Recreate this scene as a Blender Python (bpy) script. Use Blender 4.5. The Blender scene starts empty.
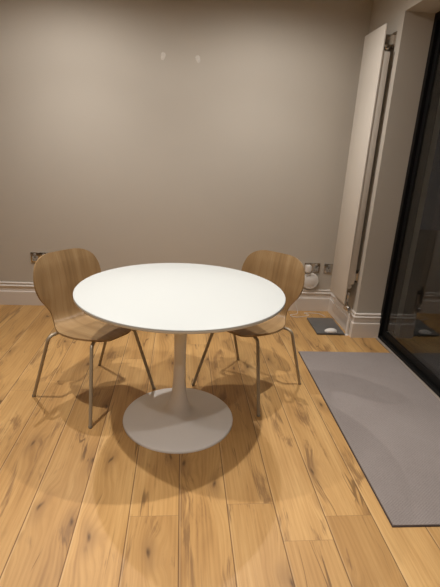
import bpy, bmesh, math
from mathutils import Vector, Matrix
C = bpy.context.scene
COL = C.collection
PI = math.pi

# ---------------------------------------------------------------- materials
def new_mat(name):
    m = bpy.data.materials.new(name); m.use_nodes = True
    return m, m.node_tree, m.node_tree.nodes, m.node_tree.links, m.node_tree.nodes['Principled BSDF']

def pmat(name, col, rough=.5, metal=0.0, spec=.5, bump=0.0, bscale=200, var=0.0, vscale=3, coat=0.0):
    m, nt, N, L, b = new_mat(name)
    b.inputs['Base Color'].default_value = (*col, 1)
    b.inputs['Roughness'].default_value = rough
    b.inputs['Metallic'].default_value = metal
    b.inputs['Specular IOR Level'].default_value = spec
    b.inputs['Coat Weight'].default_value = coat
    tc = N.new('ShaderNodeTexCoord')
    if var > 0:
        n = N.new('ShaderNodeTexNoise'); n.inputs['Scale'].default_value = vscale; n.inputs['Detail'].default_value = 3
        r = N.new('ShaderNodeValToRGB')
        r.color_ramp.elements[0].color = (*[c*(1-var) for c in col], 1)
        r.color_ramp.elements[1].color = (*[min(1, c*(1+var)) for c in col], 1)
        r.color_ramp.elements[0].position = .3; r.color_ramp.elements[1].position = .7
        L.new(tc.outputs['Object'], n.inputs['Vector']); L.new(n.outputs['Fac'], r.inputs['Fac'])
        L.new(r.outputs['Color'], b.inputs['Base Color'])
    if bump > 0:
        n = N.new('ShaderNodeTexNoise'); n.inputs['Scale'].default_value = bscale; n.inputs['Detail'].default_value = 4
        bp = N.new('ShaderNodeBump'); bp.inputs['Strength'].default_value = bump; bp.inputs['Distance'].default_value = .002
        L.new(tc.outputs['Object'], n.inputs['Vector']); L.new(n.outputs['Fac'], bp.inputs['Height'])
        L.new(bp.outputs['Normal'], b.inputs['Normal'])
    return m

class G:
    """tiny node graph helper"""
    def __init__(s, nt): s.nt = nt; s.N = nt.nodes; s.L = nt.links
    def put(s, sock, v):
        if isinstance(v, bpy.types.NodeSocket): s.L.new(v, sock)
        else: sock.default_value = v
    def math(s, op, a, b=0.0, c=None, clamp=False):
        n = s.N.new('ShaderNodeMath'); n.operation = op; n.use_clamp = clamp
        s.put(n.inputs[0], a); s.put(n.inputs[1], b)
        if c is not None: s.put(n.inputs[2], c)
        return n.outputs[0]
    def xyz(s, x, y, z):
        n = s.N.new('ShaderNodeCombineXYZ'); s.put(n.inputs[0], x); s.put(n.inputs[1], y); s.put(n.inputs[2], z); return n.outputs[0]
    def noise(s, v, scale, detail=4, rough=.5, dist=0.0):
        n = s.N.new('ShaderNodeTexNoise'); s.put(n.inputs['Vector'], v); n.inputs['Scale'].default_value = scale
        n.inputs['Detail'].default_value = detail; n.inputs['Roughness'].default_value = rough
        n.inputs['Distortion'].default_value = dist; return n.outputs['Fac']
    def white(s, v):
        n = s.N.new('ShaderNodeTexWhiteNoise'); n.noise_dimensions = '3D'; s.put(n.inputs['Vector'], v); return n
    def ramp(s, f, stops):
        n = s.N.new('ShaderNodeValToRGB'); e = n.color_ramp.elements
        while len(e) < len(stops): e.new(.5)
        for i, (p, c) in enumerate(stops):
            e[i].position = p; e[i].color = (*c, 1) if len(c) == 3 else c
        s.put(n.inputs['Fac'], f); return n.outputs['Color']
    def mix(s, f, a, b, mode='MIX'):
        n = s.N.new('ShaderNodeMix'); n.data_type = 'RGBA'; n.blend_type = mode
        s.put(n.inputs[0], f)
        for k, v in ((6, a), (7, b)):
            if isinstance(v, tuple) and len(v) == 3: v = (*v, 1)
            s.put(n.inputs[k], v)
        return n.outputs[2]
    def smooth(s, v, a, b):
        n = s.N.new('ShaderNodeMapRange'); n.interpolation_type = 'SMOOTHSTEP'
        s.put(n.inputs[0], v); n.inputs[1].default_value = a; n.inputs[2].default_value = b
        return n.outputs[0]

def oak_floor():
    m, nt, N, L, b = new_mat('oak_floorboards'); g = G(nt)
    geo = N.new('ShaderNodeNewGeometry'); sp = N.new('ShaderNodeSeparateXYZ'); L.new(geo.outputs['Position'], sp.inputs[0])
    X, Y = sp.outputs[0], sp.outputs[1]
    W = .2
    u = g.math('DIVIDE', g.math('SUBTRACT', X, .02), W)
    k = g.math('FLOOR', u); fx = g.math('FRACT', u)
    off = g.white(g.xyz(k, 3.3, 1.7)).outputs['Value']
    # two boards whose end joints the photo shows: k=-1 at y 1.386, k=1 at 1.438, k=3 at 1.364
    v = g.math('DIVIDE', g.math('ADD', Y, g.math('MULTIPLY', off, 2.0)), 1.95)
    for kk, yy in ((-1, 1.386), (1, 1.438), (3, 1.364), (-3, 0.4), (-2, 2.75), (0, 3.0), (2, 3.2), (-4, 2.45), (4, 2.3)):
        isk = g.math('COMPARE', k, float(kk), .1)
        v2 = g.math('DIVIDE', g.math('SUBTRACT', Y, yy), 1.95)
        d = g.math('SUBTRACT', v2, v); v = g.math('ADD', v, g.math('MULTIPLY', d, isk))
    j = g.math('FLOOR', v); fy = g.math('FRACT', v)
    rnd = g.white(g.xyz(k, j, 7.1)); rv = rnd.outputs['Value']
    rs = N.new('ShaderNodeSeparateColor'); L.new(rnd.outputs['Color'], rs.inputs[0])
    r2 = rs.outputs[1]; r3 = rs.outputs[2]
    ox = g.math('ADD', X, g.math('MULTIPLY', rv, 13.0)); oy = g.math('ADD', Y, g.math('MULTIPLY', r2, 17.0))
    # knots: distorted cells, sparse
    kv = g.xyz(g.math('ADD', g.math('MULTIPLY', ox, 5.2), g.math('MULTIPLY', g.noise(g.xyz(g.math('MULTIPLY', ox, 8), g.math('MULTIPLY', oy, 5), 1.0), 1.0, 2), .5)), g.math('MULTIPLY', oy, 1.7), r3)
    vor = N.new('ShaderNodeTexVoronoi'); vor.voronoi_dimensions = '2D'; vor.inputs['Scale'].default_value = 1.0
    vor.inputs['Randomness'].default_value = .9; L.new(kv, vor.inputs['Vector'])
    kd = vor.outputs['Distance']; vs = N.new('ShaderNodeSeparateColor'); L.new(vor.outputs['Color'], vs.inputs[0])
    has = g.math('GREATER_THAN', vs.outputs[0], .40)
    warp = g.math('MULTIPLY', g.math('SUBTRACT', 1.0, g.smooth(kd, 0.0, .42)), has)
    # grain field bends around knots
    gx = g.math('ADD', ox, g.math('MULTIPLY', warp, .035))
    broad = g.noise(g.xyz(g.math('MULTIPLY', gx, 9), g.math('MULTIPLY', oy, 1.1), r2), 1.0, 3, .5, .6)
    cath = N.new('ShaderNodeTexWave'); cath.wave_type = 'BANDS'; cath.bands_direction = 'X'
    cath.inputs['Scale'].default_value = 1.0; cath.inputs['Distortion'].default_value = 6.0; cath.inputs['Detail'].default_value = 2.5
    cath.inputs['Detail Scale'].default_value = .9
    L.new(g.xyz(g.math('MULTIPLY', gx, 16), g.math('MULTIPLY', oy, 1.2), rv), cath.inputs['Vector'])
    fine = g.noise(g.xyz(g.math('MULTIPLY', gx, 150), g.math('MULTIPLY', oy, 5), 0.0), 1.0, 4, .6)
    base = g.ramp(g.math('ADD', g.math('MULTIPLY', broad, .92), g.math('MULTIPLY', cath.outputs['Fac'], .08)),
                  [(.22, (.31, .165, .062)), (.42, (.49, .285, .115)), (.62, (.58, .355, .155)), (.85, (.69, .46, .225))])
    base = g.mix(g.math('MULTIPLY', g.smooth(fine, .42, .72), .34), base, (.34, .185, .07))
    # per board tone
    tone = g.ramp(rv, [(0, (.93, .90, .86)), (.35, (1.0, .98, .95)), (.7, (1.06, 1.05, 1.03)), (1, (1.13, 1.13, 1.12))])
    base = g.mix(1.0, base, tone, 'MULTIPLY')
    base = g.mix(1.0, base, (.96, .95, .86), 'MULTIPLY')
    # smoky heartwood blotches in some boards
    blot = g.noise(g.xyz(g.math('MULTIPLY', gx, 11), g.math('MULTIPLY', oy, 2.6), r3), 1.0, 4, .6, .8)
    base = g.mix(g.math('MULTIPLY', g.smooth(g.math('ADD', blot, g.math('MULTIPLY', g.math('SUBTRACT', fine, .5), .35)), .55, .72), .78), base, (.22, .115, .045))
    halo = g.math('MULTIPLY', g.math('SUBTRACT', 1.0, g.smooth(g.math('ADD', kd, g.math('MULTIPLY', fine, .05)), .03, .26)), has)
    base = g.mix(g.math('MULTIPLY', halo, .62), base, (.27, .145, .055))
    core = g.math('MULTIPLY', g.math('SUBTRACT', 1.0, g.smooth(g.math('ADD', kd, g.math('MULTIPLY', fine, .05)), .02, .085)), has)
    base = g.mix(g.math('MULTIPLY', core, .85), base, (.075, .036, .015))
    # thin dark cracks running along some boards
    ck = g.noise(g.xyz(g.math('MULTIPLY', gx, 9), g.math('MULTIPLY', oy, .75), g.math('MULTIPLY', r2, 9)), 1.0, 2, .5, .3)
    line = g.math('SUBTRACT', 1.0, g.smooth(g.math('ABSOLUTE', g.math('SUBTRACT', ck, .5)), .002, .009))
    gate = g.smooth(g.noise(g.xyz(g.math('MULTIPLY', ox, 5), g.math('MULTIPLY', oy, 2.3), 5.0), 1.0, 2), .55, .63)
    crack = g.math('MULTIPLY', line, gate)
    base = g.mix(g.math('MULTIPLY', crack, .7), base, (.12, .06, .022))
    # seams
    ex = g.math('MINIMUM', fx, g.math('SUBTRACT', 1.0, fx))
    ey = g.math('MULTIPLY', g.math('MINIMUM', fy, g.math('SUBTRACT', 1.0, fy)), 1.95/W)
    seam = g.math('MAXIMUM', g.math('SUBTRACT', 1.0, g.smooth(ex, .004, .013)), g.math('MULTIPLY', g.math('SUBTRACT', 1.0, g.smooth(ey, .002, .009)), .45))
    bev = g.math('MULTIPLY', g.smooth(fx, .012, .02), g.math('SUBTRACT', 1.0, g.smooth(fx, .028, .045)))
    base = g.mix(g.math('MULTIPLY', bev, .2), base, (.80, .58, .34))  # bevel highlight painted into the colour, a lighter line beside each seam
    base = g.mix(g.math('MULTIPLY', seam, .8), base, (.10, .05, .02))
    L.new(base, b.inputs['Base Color'])
    b.inputs['Roughness'].default_value = .46
    b.inputs['Specular IOR Level'].default_value = .38
    h = g.math('SUBTRACT', g.math('MULTIPLY', fine, .25), g.math('ADD', seam, g.math('MULTIPLY', g.math('ADD', crack, core), .4)))
    bp = N.new('ShaderNodeBump'); bp.inputs['Strength'].default_value = .5; bp.inputs['Distance'].default_value = .0012
    L.new(h, bp.inputs['Height']); L.new(bp.outputs['Normal'], b.inputs['Normal'])
    return m

def ply(name, dark, mid, light, rough=.42):
    m, nt, N, L, b = new_mat(name); g = G(nt)
    tc = N.new('ShaderNodeTexCoord'); uv = N.new('ShaderNodeSeparateXYZ'); L.new(tc.outputs['UV'], uv.inputs[0])
    U, V = uv.outputs[0], uv.outputs[1]     # metres across and along the shell
    a = g.noise(g.xyz(g.math('MULTIPLY', U, 20), g.math('MULTIPLY', V, 1.6), 0.0), 1.0, 4, .55, .7)
    f = g.noise(g.xyz(g.math('MULTIPLY', U, 190), g.math('MULTIPLY', V, 7), 2.0), 1.0, 3, .6)
    c = g.ramp(a, [(.3, dark), (.5, mid), (.72, light)])
    c = g.mix(g.math('MULTIPLY', g.smooth(f, .48, .72), .35), c, dark)
    L.new(c, b.inputs['Base Color']); b.inputs['Roughness'].default_value = rough
    b.inputs['Specular IOR Level'].default_value = .4
    return m

WALLC = (.53, .485, .42)
M = dict(
    wall=pmat('taupe_wall_paint', WALLC, .85, spec=.2, bump=.12, bscale=160, var=.02, vscale=1.2),
    skirt=pmat('taupe_skirting_satin', (.74, .68, .62), .28, spec=.5),
    ceil=pmat('white_ceiling_paint', (.66, .64, .61), .9, spec=.1, bump=.05),
    floor=oak_floor(),
    white=pmat('white_laminate', (.50, .52, .51), .42, spec=.25),
    rim=pmat('white_table_rim', (.70, .70, .67), .4),
    stem=pmat('white_powder_coat', (.86, .84, .82), .42, spec=.4, bump=.03, bscale=400),
    tube=pmat('greige_tube_paint', (.36, .30, .215), .38, metal=.15, spec=.5),
    glide=pmat('grey_plastic_glide', (.27, .23, .17), .5),
    ply=ply('oak_veneer', (.225, .138, .062), (.31, .195, .09), (.375, .25, .125)),
    rad=pmat('pale_radiator_enamel', (.66, .61, .54), .42, spec=.4),
    chrome=pmat('brushed_chrome', (.62, .58, .53), .22, metal=1.0),
    plug=pmat('white_plastic', (.78, .76, .73), .4),
    socket_ins=pmat('socket_insert_grey', (.34, .32, .29), .35),
    dark=pmat('dark_plastic', (.02, .02, .02), .4),
    black=pmat('black_aluminium', (.0045, .0045, .0045), .5, spec=.25),
    slate=pmat('dark_grey_aluminium', (.16, .16, .158), .36, metal=.3),
    patch=pmat('pale_filler', (.66, .62, .56), .7, var=.1, vscale=60),
    track=pmat('aluminium_sill', (.42, .36, .30), .45, metal=.3),
    ext=pmat('dark_exterior_paving', (.05, .048, .045), .8, var=.2, vscale=4),
)
def rug_mat():
    m, nt, N, L, b = new_mat('grey_ribbed_mat'); g = G(nt)
    tc = N.new('ShaderNodeTexCoord'); s = N.new('ShaderNodeSeparateXYZ'); L.new(tc.outputs['Object'], s.inputs[0])
    rib = g.math('SINE', g.math('MULTIPLY', s.outputs[1], 2*PI/.012))
    rx = g.math('SINE', g.math('MULTIPLY', s.outputs[0], 2*PI/.016))
    n = g.noise(tc.outputs['Object'], 260, 3, .7); big = g.noise(tc.outputs['Object'], 2.2, 3, .6)
    t = g.math('ADD', g.math('MULTIPLY', g.math('MULTIPLY', rib, rx), .10), g.math('ADD', g.math('MULTIPLY', n, .6), g.math('MULTIPLY', big, .3)))
    c = g.ramp(t, [(.2, (.20, .17, .16)), (.5, (.285, .25, .235)), (.8, (.37, .33, .31))])
    L.new(c, b.inputs['Base Color']); b.inputs['Roughness'].default_value = .95; b.inputs['Specular IOR Level'].default_value = .1
    bp = N.new('ShaderNodeBump'); bp.inputs['Strength'].default_value = .5; bp.inputs['Distance'].default_value = .002
    L.new(t, bp.inputs['Height']); L.new(bp.outputs['Normal'], b.inputs['Normal'])
    return m
M['rug'] = rug_mat()
M['rug_edge'] = pmat('dark_mat_backing', (.055, .035, .03), .8)
def glass_mat():
    m, nt, N, L, b = new_mat('door_glass')
    b.inputs['Base Color'].default_value = (.82, .86, .85, 1); b.inputs['Roughness'].default_value = 0
    b.inputs['Transmission Weight'].default_value = 1; b.inputs['IOR'].default_value = 1.5
    return m
M['glass'] = glass_mat()
def lamp_mat():
    m, nt, N, L, b = new_mat('lit_lamp_lens')
    b.inputs['Emission Color'].default_value = (1, .86, .68, 1); b.inputs['Emission Strength'].default_value = 6
    return m
M['lens'] = lamp_mat()

# ---------------------------------------------------------------- mesh helpers
def tag(o, label=None, cat=None, group=None, kind=None):
    if label: o['label'] = label
    if cat: o['category'] = cat
    if group: o['group'] = group
    if kind: o['kind'] = kind
    return o
def obj(name, bm, mat, parent=None, smooth=False, angle=40):
    me = bpy.data.meshes.new(name); bm.normal_update(); bm.to_mesh(me); bm.free()
    me.materials.append(mat)
    if smooth:
        me.shade_smooth()
        try: me.set_sharp_from_angle(angle=math.radians(angle))
        except Exception: pass
    o = bpy.data.objects.new(name, me); COL.objects.link(o); o.parent = parent
    return o
def empty(name, loc=(0, 0, 0), rz=0):
    o = bpy.data.objects.new(name, None); COL.objects.link(o); o.location = loc; o.rotation_euler = (0, 0, rz)
    o.empty_display_size = .1; return o
def box(bm, x0, x1, y0, y1, z0, z1, bev=0.0, seg=2):
    t = bmesh.new(); bmesh.ops.create_cube(t, size=1)
    for v in t.verts: v.co = Vector(((x0+x1)/2+v.co.x*(x1-x0), (y0+y1)/2+v.co.y*(y1-y0), (z0+z1)/2+v.co.z*(z1-z0)))
    if bev: bmesh.ops.bevel(t, geom=t.edges[:], offset=bev, segments=seg, profile=.5, affect='EDGES')
    me = bpy.data.meshes.new('t'); t.to_mesh(me); t.free(); bm.from_mesh(me); bpy.data.meshes.remove(me); return bm
def B(*a, **k): return box(bmesh.new(), *a, **k)
def lathe(bm, prof, n=64, c=(0, 0, 0), axis='Z'):
    rings = []
    def P(x, y, z):
        if axis == 'Z': return Vector((c[0]+x, c[1]+y, c[2]+z))
        if axis == 'Y': return Vector((c[0]+x, c[1]-z, c[2]+y))
        return Vector((c[0]-z, c[1]+x, c[2]+y))
    for r, z in prof:
        if r < 1e-6: rings.append([bm.verts.new(P(0, 0, z))])
        else: rings.append([bm.verts.new(P(r*math.cos(2*PI*i/n), r*math.sin(2*PI*i/n), z)) for i in range(n)])
    for a, b in zip(rings, rings[1:]):
        for i in range(n):
            i2 = (i+1) % n
            if len(a) == 1 and len(b) == 1: continue
            if len(a) == 1: f = [a[0], b[i], b[i2]]
            elif len(b) == 1: f = [a[i], a[i2], b[0]]
            else: f = [a[i], a[i2], b[i2], b[i]]
            try: bm.faces.new(f)
            except ValueError: pass
    bmesh.ops.recalc_face_normals(bm, faces=bm.faces[:]); return bm
def tube(bm, pts, r, n=12, caps=True):
    pts = [Vector(p) for p in pts]; prev = None; rings = []
    for i, p in enumerate(pts):
        d = (pts[min(i+1, len(pts)-1)]-pts[max(i-1, 0)]).normalized()
        if prev is None:
            a = d.orthogonal().normalized()
        else:
            a = (prev - d*prev.dot(d)).normalized()
        prev = a; b2 = d.cross(a)
        rings.append([bm.verts.new(p+(a*math.cos(2*PI*k/n)+b2*math.sin(2*PI*k/n))*r) for k in range(n)])
    for A, B_ in zip(rings, rings[1:]):
        for k in range(n): bm.faces.new([A[k], A[(k+1) % n], B_[(k+1) % n], B_[k]])
    if caps: bm.faces.new(rings[0][::-1]); bm.faces.new(rings[-1])
    bmesh.ops.recalc_face_normals(bm, faces=bm.faces[:]); return bm
def fillet(pts, rad, n=7):
    pts = [Vector(p) for p in pts]; out = [pts[0]]
    for i in range(1, len(pts)-1):
        a, b, c = pts[i-1], pts[i], pts[i+1]
        u = (a-b).normalized(); w = (c-b).normalized()
        ang = math.acos(max(-1, min(1, u.dot(w)))); r = rad
        t = min(r/math.tan(ang/2), .48*(a-b).length, .48*(c-b).length)
        p0, p1 = b+u*t, b+w*t
        for k in range(n+1):
            s = k/n; out.append((p0*(1-s)+b*s)*(1-s)+(b*(1-s)+p1*s)*s)
    out.append(pts[-1]); return out

# ---------------------------------------------------------------- measured layout (metres)
YW, XW, YR, XD, HH = 3.796, 1.437, 3.192, 1.644, 2.339
XL, YB, ZC = -4.2, -5.2, 2.57
YO = -.6                                   # near end of the door opening
S = 'structure'
tag(obj('floor', B(XL-.1, XD+.12, YB-.1, YW+.1, -.1, 0), M['floor']), kind=S)
tag(obj('ceiling', B(XL-.1, XD+.4, YB-.1, YW+.1, ZC, ZC+.1), M['ceil']), kind=S)
tag(obj('wall_back', B(XL-.1, XW+.4, YW, YW+.12, 0, ZC), M['wall']), kind=S)
tag(obj('wall_left', B(XL-.12, XL, YB-.1, YW, 0, ZC), M['wall']), kind=S)
tag(obj('wall_front', B(XL, XD+.4, YB-.12, YB, 0, ZC), M['wall']), kind=S)
for a in ((YR, YW, 0), (YB, YO, 0), (YO, YR, HH)):        # pier by the radiator, near wall, lintel over the opening
    tag(obj('wall_right', B(XW, XW+.40, a[0], a[1], a[2], ZC), M['wall']), kind=S)

# moulded baseboards: profile (depth from the wall, height)
SK = [(0, 0), (.025, 0), (.025, .1225), (.0235, .126), (.015, .1295), (.0145, .140), (.0145, .158), (.0155, .170),
      (.0225, .1735), (.0225, .1765), (.0205, .1795), (.0105, .1835), (.0095, .188), (.0095, .196), (.0140, .1985), (.0140, .2005), (.012, .2035), (.003, .2075), (0, .2085)]
def skirt(name, path, sides):
    """path: floor points; sides: unit offsets at each point (mitred)"""
    bm = bmesh.new(); rings = []
    for (x, y), (nx, ny) in zip(path, sides):
        rings.append([bm.verts.new((x+nx*d, y+ny*d, z)) for d, z in SK])
    n = len(SK)
    for A, B_ in zip(rings, rings[1:]):
        for k in range(n): bm.faces.new([A[k], A[(k+1) % n], B_[(k+1) % n], B_[k]])
    bm.faces.new(rings[0]); bm.faces.new(rings[-1][::-1])
    bmesh.ops.recalc_face_normals(bm, faces=bm.faces[:])
    return tag(obj(name, bm, M['skirt']), kind=S)
skirt('baseboard_back', [(XL, YW), (XW, YW)], [(1, -1), (-1, -1)])
skirt('baseboard_right', [(XW, YW), (XW, YR)], [(-1, -1), (-1, -1)])
skirt('baseboard_jamb', [(XW, YR), (XD-.002, YR)], [(-1, -1), (0, -1)])
skirt('baseboard_left', [(XL, YB), (XL, YW)], [(1, 1), (1, -1)])

# ---------------------------------------------------------------- sliding glass door
door = tag(empty('door_1', (XD, YR, 0)), kind=S)
def dpart(name, bm, mat, par=door, **k):
    bmesh.ops.translate(bm, verts=bm.verts[:], vec=(-XD, -YR, 0)); return obj(name, bm, mat, par, **k)
bm = bmesh.new()
box(bm, XD, XD+.13, YR-.036, YR, 0, HH, .002)
box(bm, XD, XD+.13, YO, YO+.036, 0, HH, .002)
box(bm, XD, XD+.13, YO+.036, YR-.036, HH-.05, HH, .002)
box(bm, XD, XD+.13, YO+.036, YR-.036, 0, .028, .002)
dpart('door_frame', bm, M['black'])
dpart('threshold_strip', B(XD-.022, XD, YO, YR-.021, 0, .006, .001), M['track'])
def sash(y0, y1, x0):
    x1 = x0+.06; bm = bmesh.new()
    box(bm, x0, x1, y1-.042, y1, .03, HH-.05, .003); box(bm, x0, x1, y0, y0+.042, .03, HH-.05, .003)
    box(bm, x0, x1, y0+.042, y1-.042, .03, .088, .003); box(bm, x0, x1, y0+.042, y1-.042, HH-.11, HH-.05, .003)
    f = dpart('door_sash', bm, M['black'])
    gl = B(x0+.006, x0+.014, y0+.040, y1-.040, .086, HH-.108)
    g = dpart('glass_pane', gl, M['glass'], f)
    return f
sash(1.28, YR-.037, XD+.026)
sash(YO+.037, 1.27, XD+.092-.03)
tag(obj('ground', B(XD+.13, 8, -6, 9, -.14, -.02), M['ext']), kind=S)

# recessed lamps (the ones whose shadows the photo shows, and their row behind the camera)
LX, LY = (-.84, .61), (-1.76, -.58, .60, 1.78, 2.96)
E_ = {2.86: 1.0}
n = 0
for lx in LX:
    for ly in LY:
        n += 1
        bm = lathe(bmesh.new(), [(.031, ZC-.0005), (.033, ZC-.004), (.043, ZC-.005), (.045, ZC-.0005)], 32, (lx, ly, 0))
        t = tag(obj('trim_%d' % n, bm, M['plug'], smooth=True), kind=S)
        obj('lamp_lens', lathe(bmesh.new(), [(0, ZC-.001), (.031, ZC-.001), (.031, ZC-.0004), (0, ZC-.0004)], 32, (lx, ly, 0)), M['lens'], t)
        core, ang, spill = {1.78: (118, 84, 4), .60: (60, 84, 6), 2.96: (58, 110, 38)}.get(ly, (50, 84, 10))
        if ly == 2.96 and lx > 0: core, spill = core*.8, spill*.8
        for nm, en, an in (('downlight_beam', core, ang), ('downlight_spill', spill, 176)):
            l = bpy.data.lights.new(nm, 'SPOT'); l.energy = en; l.color = (1, .955, .905)
            l.spot_size = math.radians(an); l.spot_blend = 1.0 if an < 150 else .7; l.shadow_soft_size = .022
            lo = bpy.data.objects.new(nm, l); COL.objects.link(lo); lo.location = (lx, ly, ZC-.03)

# ---------------------------------------------------------------- pedestal table
TX, TY, TR = .012, 2.058, .513
table = tag(empty('pedestal_table', (TX, TY, 0)), 'round white pedestal table with a thin top standing between the two wooden chairs', 'table')
obj('tabletop', lathe(bmesh.new(), [(0, .7445), (.30, .7445), (TR-.0035, .7445), (TR-.0012, .7438), (TR, .742), (TR, .7395), (TR, .738)], 160), M['white'], table, True)
obj('tabletop_rim', lathe(bmesh.new(), [(TR, .738), (TR, .730), (TR-.002, .7275), (TR-.006, .7265), (TR-.05, .7245), (0, .7245)], 160), M['rim'], table, True)
prof = [(.2990, .0), (.2995, .004), (.2985, .009), (.2950, .0125), (.27, .0155), (.22, .0195), (.17, .0255), (.13, .034), (.10, .045), (.078, .060),
        (.062, .080), (.051, .105), (.043, .14), (.0365, .19), (.0325, .25), (.031, .32), (.0310, .40), (.0318, .48), (.0335, .56), (.0355, .63), (.0375, .69), (.042, .712)]
def crm(pts, k=4):
    out = []
    for i in range(len(pts)-1):
        p = [pts[max(0, i-1)], pts[i], pts[i+1], pts[min(len(pts)-1, i+2)]]
        for s in range(k):
            t = s/k
            out.append(tuple(.5*((2*p[1][j])+(-p[0][j]+p[2][j])*t+(2*p[0][j]-5*p[1][j]+4*p[2][j]-p[3][j])*t*t+(-p[0][j]+3*p[1][j]-3*p[2][j]+p[3][j])*t**3) for j in range(len(p[0]))))
    out.append(tuple(pts[-1])); return out
base = [(0, 0)]+prof[:5]; 
bb = lathe(bmesh.new(), [(0, 0)]+prof[:4]+crm(prof[3:11])[1:], 128)
obj('base', bb, M['stem'], table, True, 60)
obj('stem', lathe(bmesh.new(), crm(prof[10:]), 64), M['stem'], table, True, 60)
obj('mounting_plate', lathe(bmesh.new(), [(0, .712), (.12, .712), (.125, .715), (.125, .7245), (0, .7245)], 48), M['stem'], table, True)

# ---------------------------------------------------------------- chairs
# shell centre line (x forward, z up) and half width, from the top of the back to the front edge
SH = [(-.237, .826, .080), (-.235, .820, .122), (-.231, .808, .156), (-.225, .789, .184), (-.217, .763, .202), (-.207, .720, .217), (-.199, .675, .222),
      (-.191, .634, .216), (-.185, .588, .195), (-.179, .547, .166), (-.173, .512, .145), (-.166, .482, .135), (-.153, .457, .138), (-.129, .443, .152),
      (-.09, .436, .174), (-.045, .434, .192), (0, .435, .201), (.07, .438, .200), (.12, .441, .185), (.158, .441, .162), (.187, .438, .132), (.207, .434, .097), (.216, .431, .066)]
def shell():
    rows = crm(SH, 3); nt = 20; bm = bmesh.new(); uvs = {}
    sd = bm.faces.layers.int.new('part'); uvl = bm.loops.layers.uv.new('UVMap')
    grid = []; s = 0; pv = None; split = 0
    mids = []
    for i, (x, z, w) in enumerate(rows):
        if pv: s += math.hypot(x-pv[0], z-pv[1])
        pv = (x, z); row = []
        up = min(1, max(0, (z-.47)/.12))           # 1 on the back, 0 on the seat
        for j in range(nt+1):
            t = -1+2*j/nt; y = w*math.sin(t*PI/2*.72)/math.sin(PI/2*.72)
            dx = .62*y*y*up; dz = .32*y*y*(1-up)
            # rounded top and front edges
            dzt = 0
            v = bm.verts.new((x+dx, y, z+dz+dzt)); row.append(v); uvs[v] = (y, s)
        grid.append(row); mids.append((x, z))
    for i in range(len(grid)-1):
        for j in range(nt):
            f = bm.faces.new([grid[i][j], grid[i+1][j], grid[i+1][j+1], grid[i][j+1]])
            f.material_index = 0
            f.tag = mids[i][1] > .4565 and mids[i][0] < -.14
            for l in f.loops: l[uvl].uv = uvs[l.vert]
    bm.normal_update()
    # thickness: offset along the vertex normals
    TH = .0105; V1 = [v for r in grid for v in r]
    nv = {v: v.normal.copy() for v in V1}
    low = {v: bm.verts.new(v.co - nv[v]*TH) for v in V1}
    tops = bm.faces[:]; side = {}
    for f in tops: f[sd] = 1 if f.tag else 2
    for f in tops:
        nf = bm.faces.new([low[v] for v in reversed(f.verts)]); nf[sd] = f[sd]
        for l, v in zip(nf.loops, reversed(f.verts)): l[uvl].uv = uvs[v]
    for e in [e for e in bm.edges if len(e.link_faces) == 1 and e.verts[0] in low and e.verts[1] in low]:
        f = e.link_faces[0]; a, c = e.verts
        nf = bm.faces.new([a, c, low[c], low[a]]); nf[sd] = f[sd]
        for l in nf.loops:
            q = l.vert if l.vert in uvs else None
            l[uvl].uv = uvs[q] if q else (uvs[a][0]+.011, uvs[a][1])
    bmesh.ops.recalc_face_normals(bm, faces=bm.faces[:])
    return bm
def shell_part(which, name, parent):
    bm = shell(); sd = bm.faces.layers.int['part']
    me0 = bpy.data.meshes.new('full'); bm.to_mesh(me0)
    me0.shade_smooth(); me0.set_sharp_from_angle(angle=math.radians(50))
    # corner normals of the whole shell keep the join between back and seat seamless
    nrm = {}
    cn = me0.corner_normals
    for p in me0.polygons:
        for li in p.loop_indices:
            v = me0.vertices[me0.loops[li].vertex_index].co
            nrm[(round(v.x, 5), round(v.y, 5), round(v.z, 5), tuple(round(c, 4) for c in p.center))] = Vector(cn[li].vector)
    bmesh.ops.delete(bm, geom=[f for f in bm.faces if f[sd] != which], context='FACES')
    o = obj(name, bm, M['ply'], parent, True, 50)
    me = o.data; out = []
    for p in me.polygons:
        for li in p.loop_indices:
            v = me.vertices[me.loops[li].vertex_index].co
            out.append(nrm.get((round(v.x, 5), round(v.y, 5), round(v.z, 5), tuple(round(c, 4) for c in p.center)), p.normal))
    me.normals_split_custom_set(out)
    bpy.data.meshes.remove(me0)
    return o
TRAD = .0092
def make_chair(loc, rz, label):
    root = tag(empty('dining_chair', loc, rz), label, 'chair', 'oak veneer chairs at the white table')
    shell_part(1, 'backrest', root); shell_part(2, 'seat', root)
    zt = .413
    for sx, foot, top, inn in ((1, (.241, .245), (.168, .153), (.130, .100)), (-1, (-.241, .245), (-.082, .226), (-.105, .100))):
        for s in (-1, 1):
            zz = zt if sx == 1 else zt+.006
            path = [(foot[0], s*foot[1], .004), (top[0], s*top[1], zz), (inn[0], s*inn[1], zt-.001)]
            lg = obj('leg', tube(bmesh.new(), fillet(path, .034, 9), TRAD, 14), M['tube'], root, True, 50)
            obj('foot_glide', lathe(bmesh.new(), [(0, 0), (.0085, 0), (.0105, .002), (.0105, .009), (.009, .012), (0, .012)], 20, (foot[0], s*foot[1], 0)), M['glide'], lg, True)
    # crossbars under the seat joined by a flat plate
    bm = bmesh.new()
    tube(bm, [(.130, -.105, zt-.001), (.130, .105, zt-.001)], TRAD, 14)
    tube(bm, [(-.105, -.105, zt-.001), (-.105, .105, zt-.001)], TRAD, 14)
    box(bm, -.115, .14, -.075, -.045, zt+.004, zt+.012, .001)
    box(bm, -.115, .14, .045, .075, zt+.004, zt+.012, .001)
    obj('seat_frame', bm, M['tube'], root, True, 40)
    return root
make_chair((-.481, 2.312, 0), math.atan2(-.6101, .7924)-math.radians(.8), 'light oak chair left of the round white table, its whole curved seat side in view')
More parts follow.
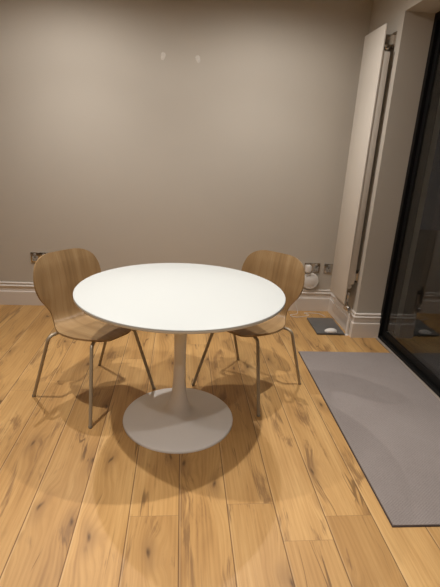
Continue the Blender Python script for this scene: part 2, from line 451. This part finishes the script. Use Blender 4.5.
make_chair((.445, 2.4125, 0), math.atan2(-.7304, -.6831)+math.radians(.2), 'light oak chair right of the round white table, near the grey mat')

# ---------------------------------------------------------------- tall radiator
RX, RY0, RY1, RZ0, RZ1 = 1.340, 3.237, 3.602, .268, 2.272
rad = tag(empty('radiator', (RX, (RY0+RY1)/2, RZ0)), 'tall narrow cream flat-panel radiator on the wall in the corner', 'radiator')
def rpart(name, bm, mat, par=rad, **k):
    bmesh.ops.translate(bm, verts=bm.verts[:], vec=(-RX, -(RY0+RY1)/2, -RZ0)); return obj(name, bm, mat, par, **k)
rpart('front_panel', B(RX, RX+.012, RY0, RY1, RZ0, RZ1, .003), M['rad'], smooth=True)
bm = bmesh.new(); box(bm, RX+.012, RX+.062, RY0+.004, RY1-.004, RZ0+.165, RZ1-.165, .004)
rpart('rear_panel', bm, M['rad'], smooth=True)
for zz in (RZ0+.14, RZ1-.14):
    rpart('manifold', tube(bmesh.new(), [(RX+.035, RY0+.03, zz), (RX+.035, RY1-.03, zz)], .020, 20), M['rad'], smooth=True)
for yy in (RY0+.05, RY1-.05):
    for zz in (RZ0+.22, RZ1-.085):
        bm = bmesh.new(); box(bm, RX+.022, XW, yy-.012, yy+.012, zz-.03, zz+.03, .002); box(bm, XW-.006, XW, yy-.025, yy+.025, zz-.05, zz+.05, .001)
        rpart('wall_bracket', bm, M['chrome'])
bm = bmesh.new()
lathe(bm, [(0, 0), (.010, 0), (.013, .004), (.013, .02), (.007, .024), (.007, .04), (0, .04)], 20, (RX+.035, RY0+.032, RZ1-.14), 'Y')
rpart('air_valve', bm, M['chrome'], smooth=True)
# valve and tail pipe
vx, vy, vz = RX+.035, RY0+.03, RZ0-.005
PX, PY = 1.392, 3.222
bm = bmesh.new()
lathe(bm, [(0, -.05), (.016, -.05), (.020, -.044), (.020, -.012), (.015, -.006), (.015, .06), (.018, .064), (.018, .10), (0, .10)], 24, (vx, vy, vz))
lathe(bm, [(0, 0), (.013, 0), (.020, .006), (.023, .02), (.022, .045), (.014, .052), (0, .052)], 24, (vx, vy-.012, vz-.028), 'Y')
v_ = rpart('valve', bm, M['chrome'], smooth=True)
bm = tube(bmesh.new(), fillet([(vx, vy, vz-.02), (vx, vy, .215), (PX, PY, .19), (PX, PY, .0)], .03), .0085, 16)
rpart('tail_pipe', bm, M['plug'], smooth=True)
rpart('pipe_collar', lathe(bmesh.new(), [(.009, 0), (.019, 0), (.018, .005), (.012, .009), (.009, .009)], 28, (PX, PY, 0)), M['plug'], smooth=True)

# ---------------------------------------------------------------- sockets on the back wall
def socket(cx, cz, wdt, label, gangs):
    r = tag(empty('wall_socket', (cx, YW, cz)), label, 'socket')
    obj('faceplate', B(-wdt/2, wdt/2, -.009, 0, -.045, .045, .003), M['chrome'], r, True)
    for gx in gangs:
        ins = obj('socket_insert', B(gx-.024, gx+.024, -.0105, -.008, -.034, .014, .0015), M['socket_ins'], r)
        bm = bmesh.new()
        box(bm, gx-.004, gx+.004, -.0112, -.0100, -.004, .008)
        box(bm, gx-.015, gx-.007, -.0112, -.0100, -.023, -.018); box(bm, gx+.007, gx+.015, -.0112, -.0100, -.023, -.018)
        obj('pin_hole', bm, M['dark'], ins)
        sw = obj('switch_rocker', B(gx-.010, gx+.010, -.0140, -.008, .018, .036, .002), M['socket_ins'], r)
    return r
socket(-1.216, .437, .146, 'brushed metal wall socket behind the left chair, above the skirting', (-.036, .036))
socket(1.215, .419, .146, 'double brushed metal wall socket with a white plug in it', (-.036, .036))
socket(1.372, .416, .088, 'small single brushed metal wall socket beside the radiator', (0,))

# plug-in adapter with round white unit hanging below
p = tag(empty('power_adapter', (1.172, YW-.012, .41)), 'white plug with a round white disc hanging below it at the double socket', 'adapter')
obj('plug', B(-.026, .026, -.040, .0, -.030, .040, .009, seg=3), M['plug'], p, True)
obj('disc_case', lathe(bmesh.new(), [(0, .0), (.070, .0), (.078, .005), (.080, .014), (.078, .023), (.072, .028), (0, .030)], 64, (.035, .006, -.115), 'Y'), M['plug'], p, True)
obj('disc_ring', lathe(bmesh.new(), [(.062, .0285), (.064, .0300), (.067, .0300), (.069, .0282)], 64, (.035, .006, -.115), 'Y'), M['stem'], p, True)
cab = [(1.120, YW-.022, .375), (1.085, YW-.030, .33), (1.075, YW-.045, .22), (1.085, YW-.06, .08), (1.10, YW-.10, .005), (1.02, YW-.15, .004), (1.06, YW-.20, .004), (1.17, YW-.17, .004), (1.19, YW-.13, .004), (1.17, YW-.09, .004), (1.30, YW-.10, .004), (1.34, YW-.18, .004)]
tag(obj('power_cable', tube(bmesh.new(), crm(cab, 8), .0028, 8), M['plug'], None, True), 'thin white cable trailing from the plug down onto the floor', 'cable')

# closed laptop and mouse on the floor
lc = Vector((1.262, 3.382, 0)); la = math.radians(-1.5)
lap = tag(empty('laptop', lc, la), 'closed dark grey laptop lying flat on the floor below the radiator', 'laptop')
obj('laptop_base', B(-.117, .117, -.172, .172, .003, .0125, .004), M['slate'], lap, True)
obj('laptop_lid', B(-.117, .117, -.172, .172, .0133, .0185, .0022), M['slate'], lap, True)
for sx in (-1, 1):
    for sy in (-1, 1):
        obj('rubber_foot', lathe(bmesh.new(), [(0, 0), (.007, 0), (.007, .0035), (0, .0035)], 16, (sx*.10, sy*.15, 0)), M['dark'], lap)
# mouse: low dome
bm = bmesh.new(); ms = empty('computer_mouse', (1.268, 3.245, .0186), math.radians(3))
bmesh.ops.create_uvsphere(bm, u_segments=32, v_segments=16, radius=1)
for v in bm.verts:
    x, y, z = v.co; v.co = (x*.054*(1-.05*x), y*.029*(1+.04*x), max(z, -.12)*.024+.004)
obj('mouse_shell', bm, M['plug'], ms, True)
obj('mouse_underside', B(-.045, .045, -.022, .022, 0, .003, .001), M['stem'], ms)
tag(ms, 'white low rounded computer mouse resting on the dark grey laptop', 'mouse')

# two pale repair marks high on the wall
for (px, pz, rot, lb) in ((-.168, 2.071, .2, 'small pale filler patch high on the wall, the left one'), (.103, 2.068, -.35, 'small pale filler patch high on the wall, the right one')):
    bm = bmesh.new()
    lathe(bm, [(0, .0024), (.012, .0020), (.018, .0010), (.021, 0)], 24, (0, 0, 0), 'Y')
    for v in bm.verts:
        a = math.atan2(v.co.z, v.co.x); v.co.x *= (.85+.12*math.sin(3*a)); v.co.z *= 1.45+.1*math.cos(2*a)
    o = obj('wall_patch', bm, M['patch'], None, True); o.location = (px, YW, pz); o.rotation_euler = (0, rot, 0)
    tag(o, lb, 'patch', 'pale patches high on the back wall')

# ---------------------------------------------------------------- floor mat
rug = tag(empty('floor_mat', (1.255, 2.09, 0)), 'long grey flat-woven doormat on the oak floor beside the glass door', 'mat')
rug.rotation_euler[2] = math.radians(-.7)
bm = B(-.362, .362, -.792, .792, .003, .009, .002)
obj('mat_pile', bm, M['rug'], rug)
obj('mat_backing', B(-.366, .366, -.796, .796, 0, .004, .001), M['rug_edge'], rug)

# ---------------------------------------------------------------- camera, world, colour
f, pt, yw, rl, H = 434.163, .3211, .0988, .0552, 1.4138
fw = Vector((math.sin(yw)*math.cos(pt), math.cos(yw)*math.cos(pt), -math.sin(pt)))
rt = Vector((math.cos(yw), -math.sin(yw), 0)); up = rt.cross(fw)
c, s = math.cos(rl), math.sin(rl)
# the picture is turned clockwise: camera axes
R2 = rt*c + up*s; U2 = up*c - rt*s
mtx = Matrix((R2, U2, -fw)).transposed().to_4x4(); mtx.translation = Vector((0, 0, H))
cam = bpy.data.cameras.new('camera'); co = bpy.data.objects.new('camera', cam); COL.objects.link(co); co.matrix_world = mtx
cam.sensor_fit = 'VERTICAL'; cam.sensor_height = 24; cam.lens = f/587*24; cam.clip_start = .05
C.camera = co
w = bpy.data.worlds.new('night_sky'); C.world = w; w.use_nodes = True
w.node_tree.nodes['Background'].inputs[0].default_value = (.012, .014, .02, 1); w.node_tree.nodes['Background'].inputs[1].default_value = .4
vs = C.view_settings; vs.view_transform = 'Standard'; vs.look = 'None'; vs.gamma = 1; vs.use_curve_mapping = False
vs.exposure = 0.0
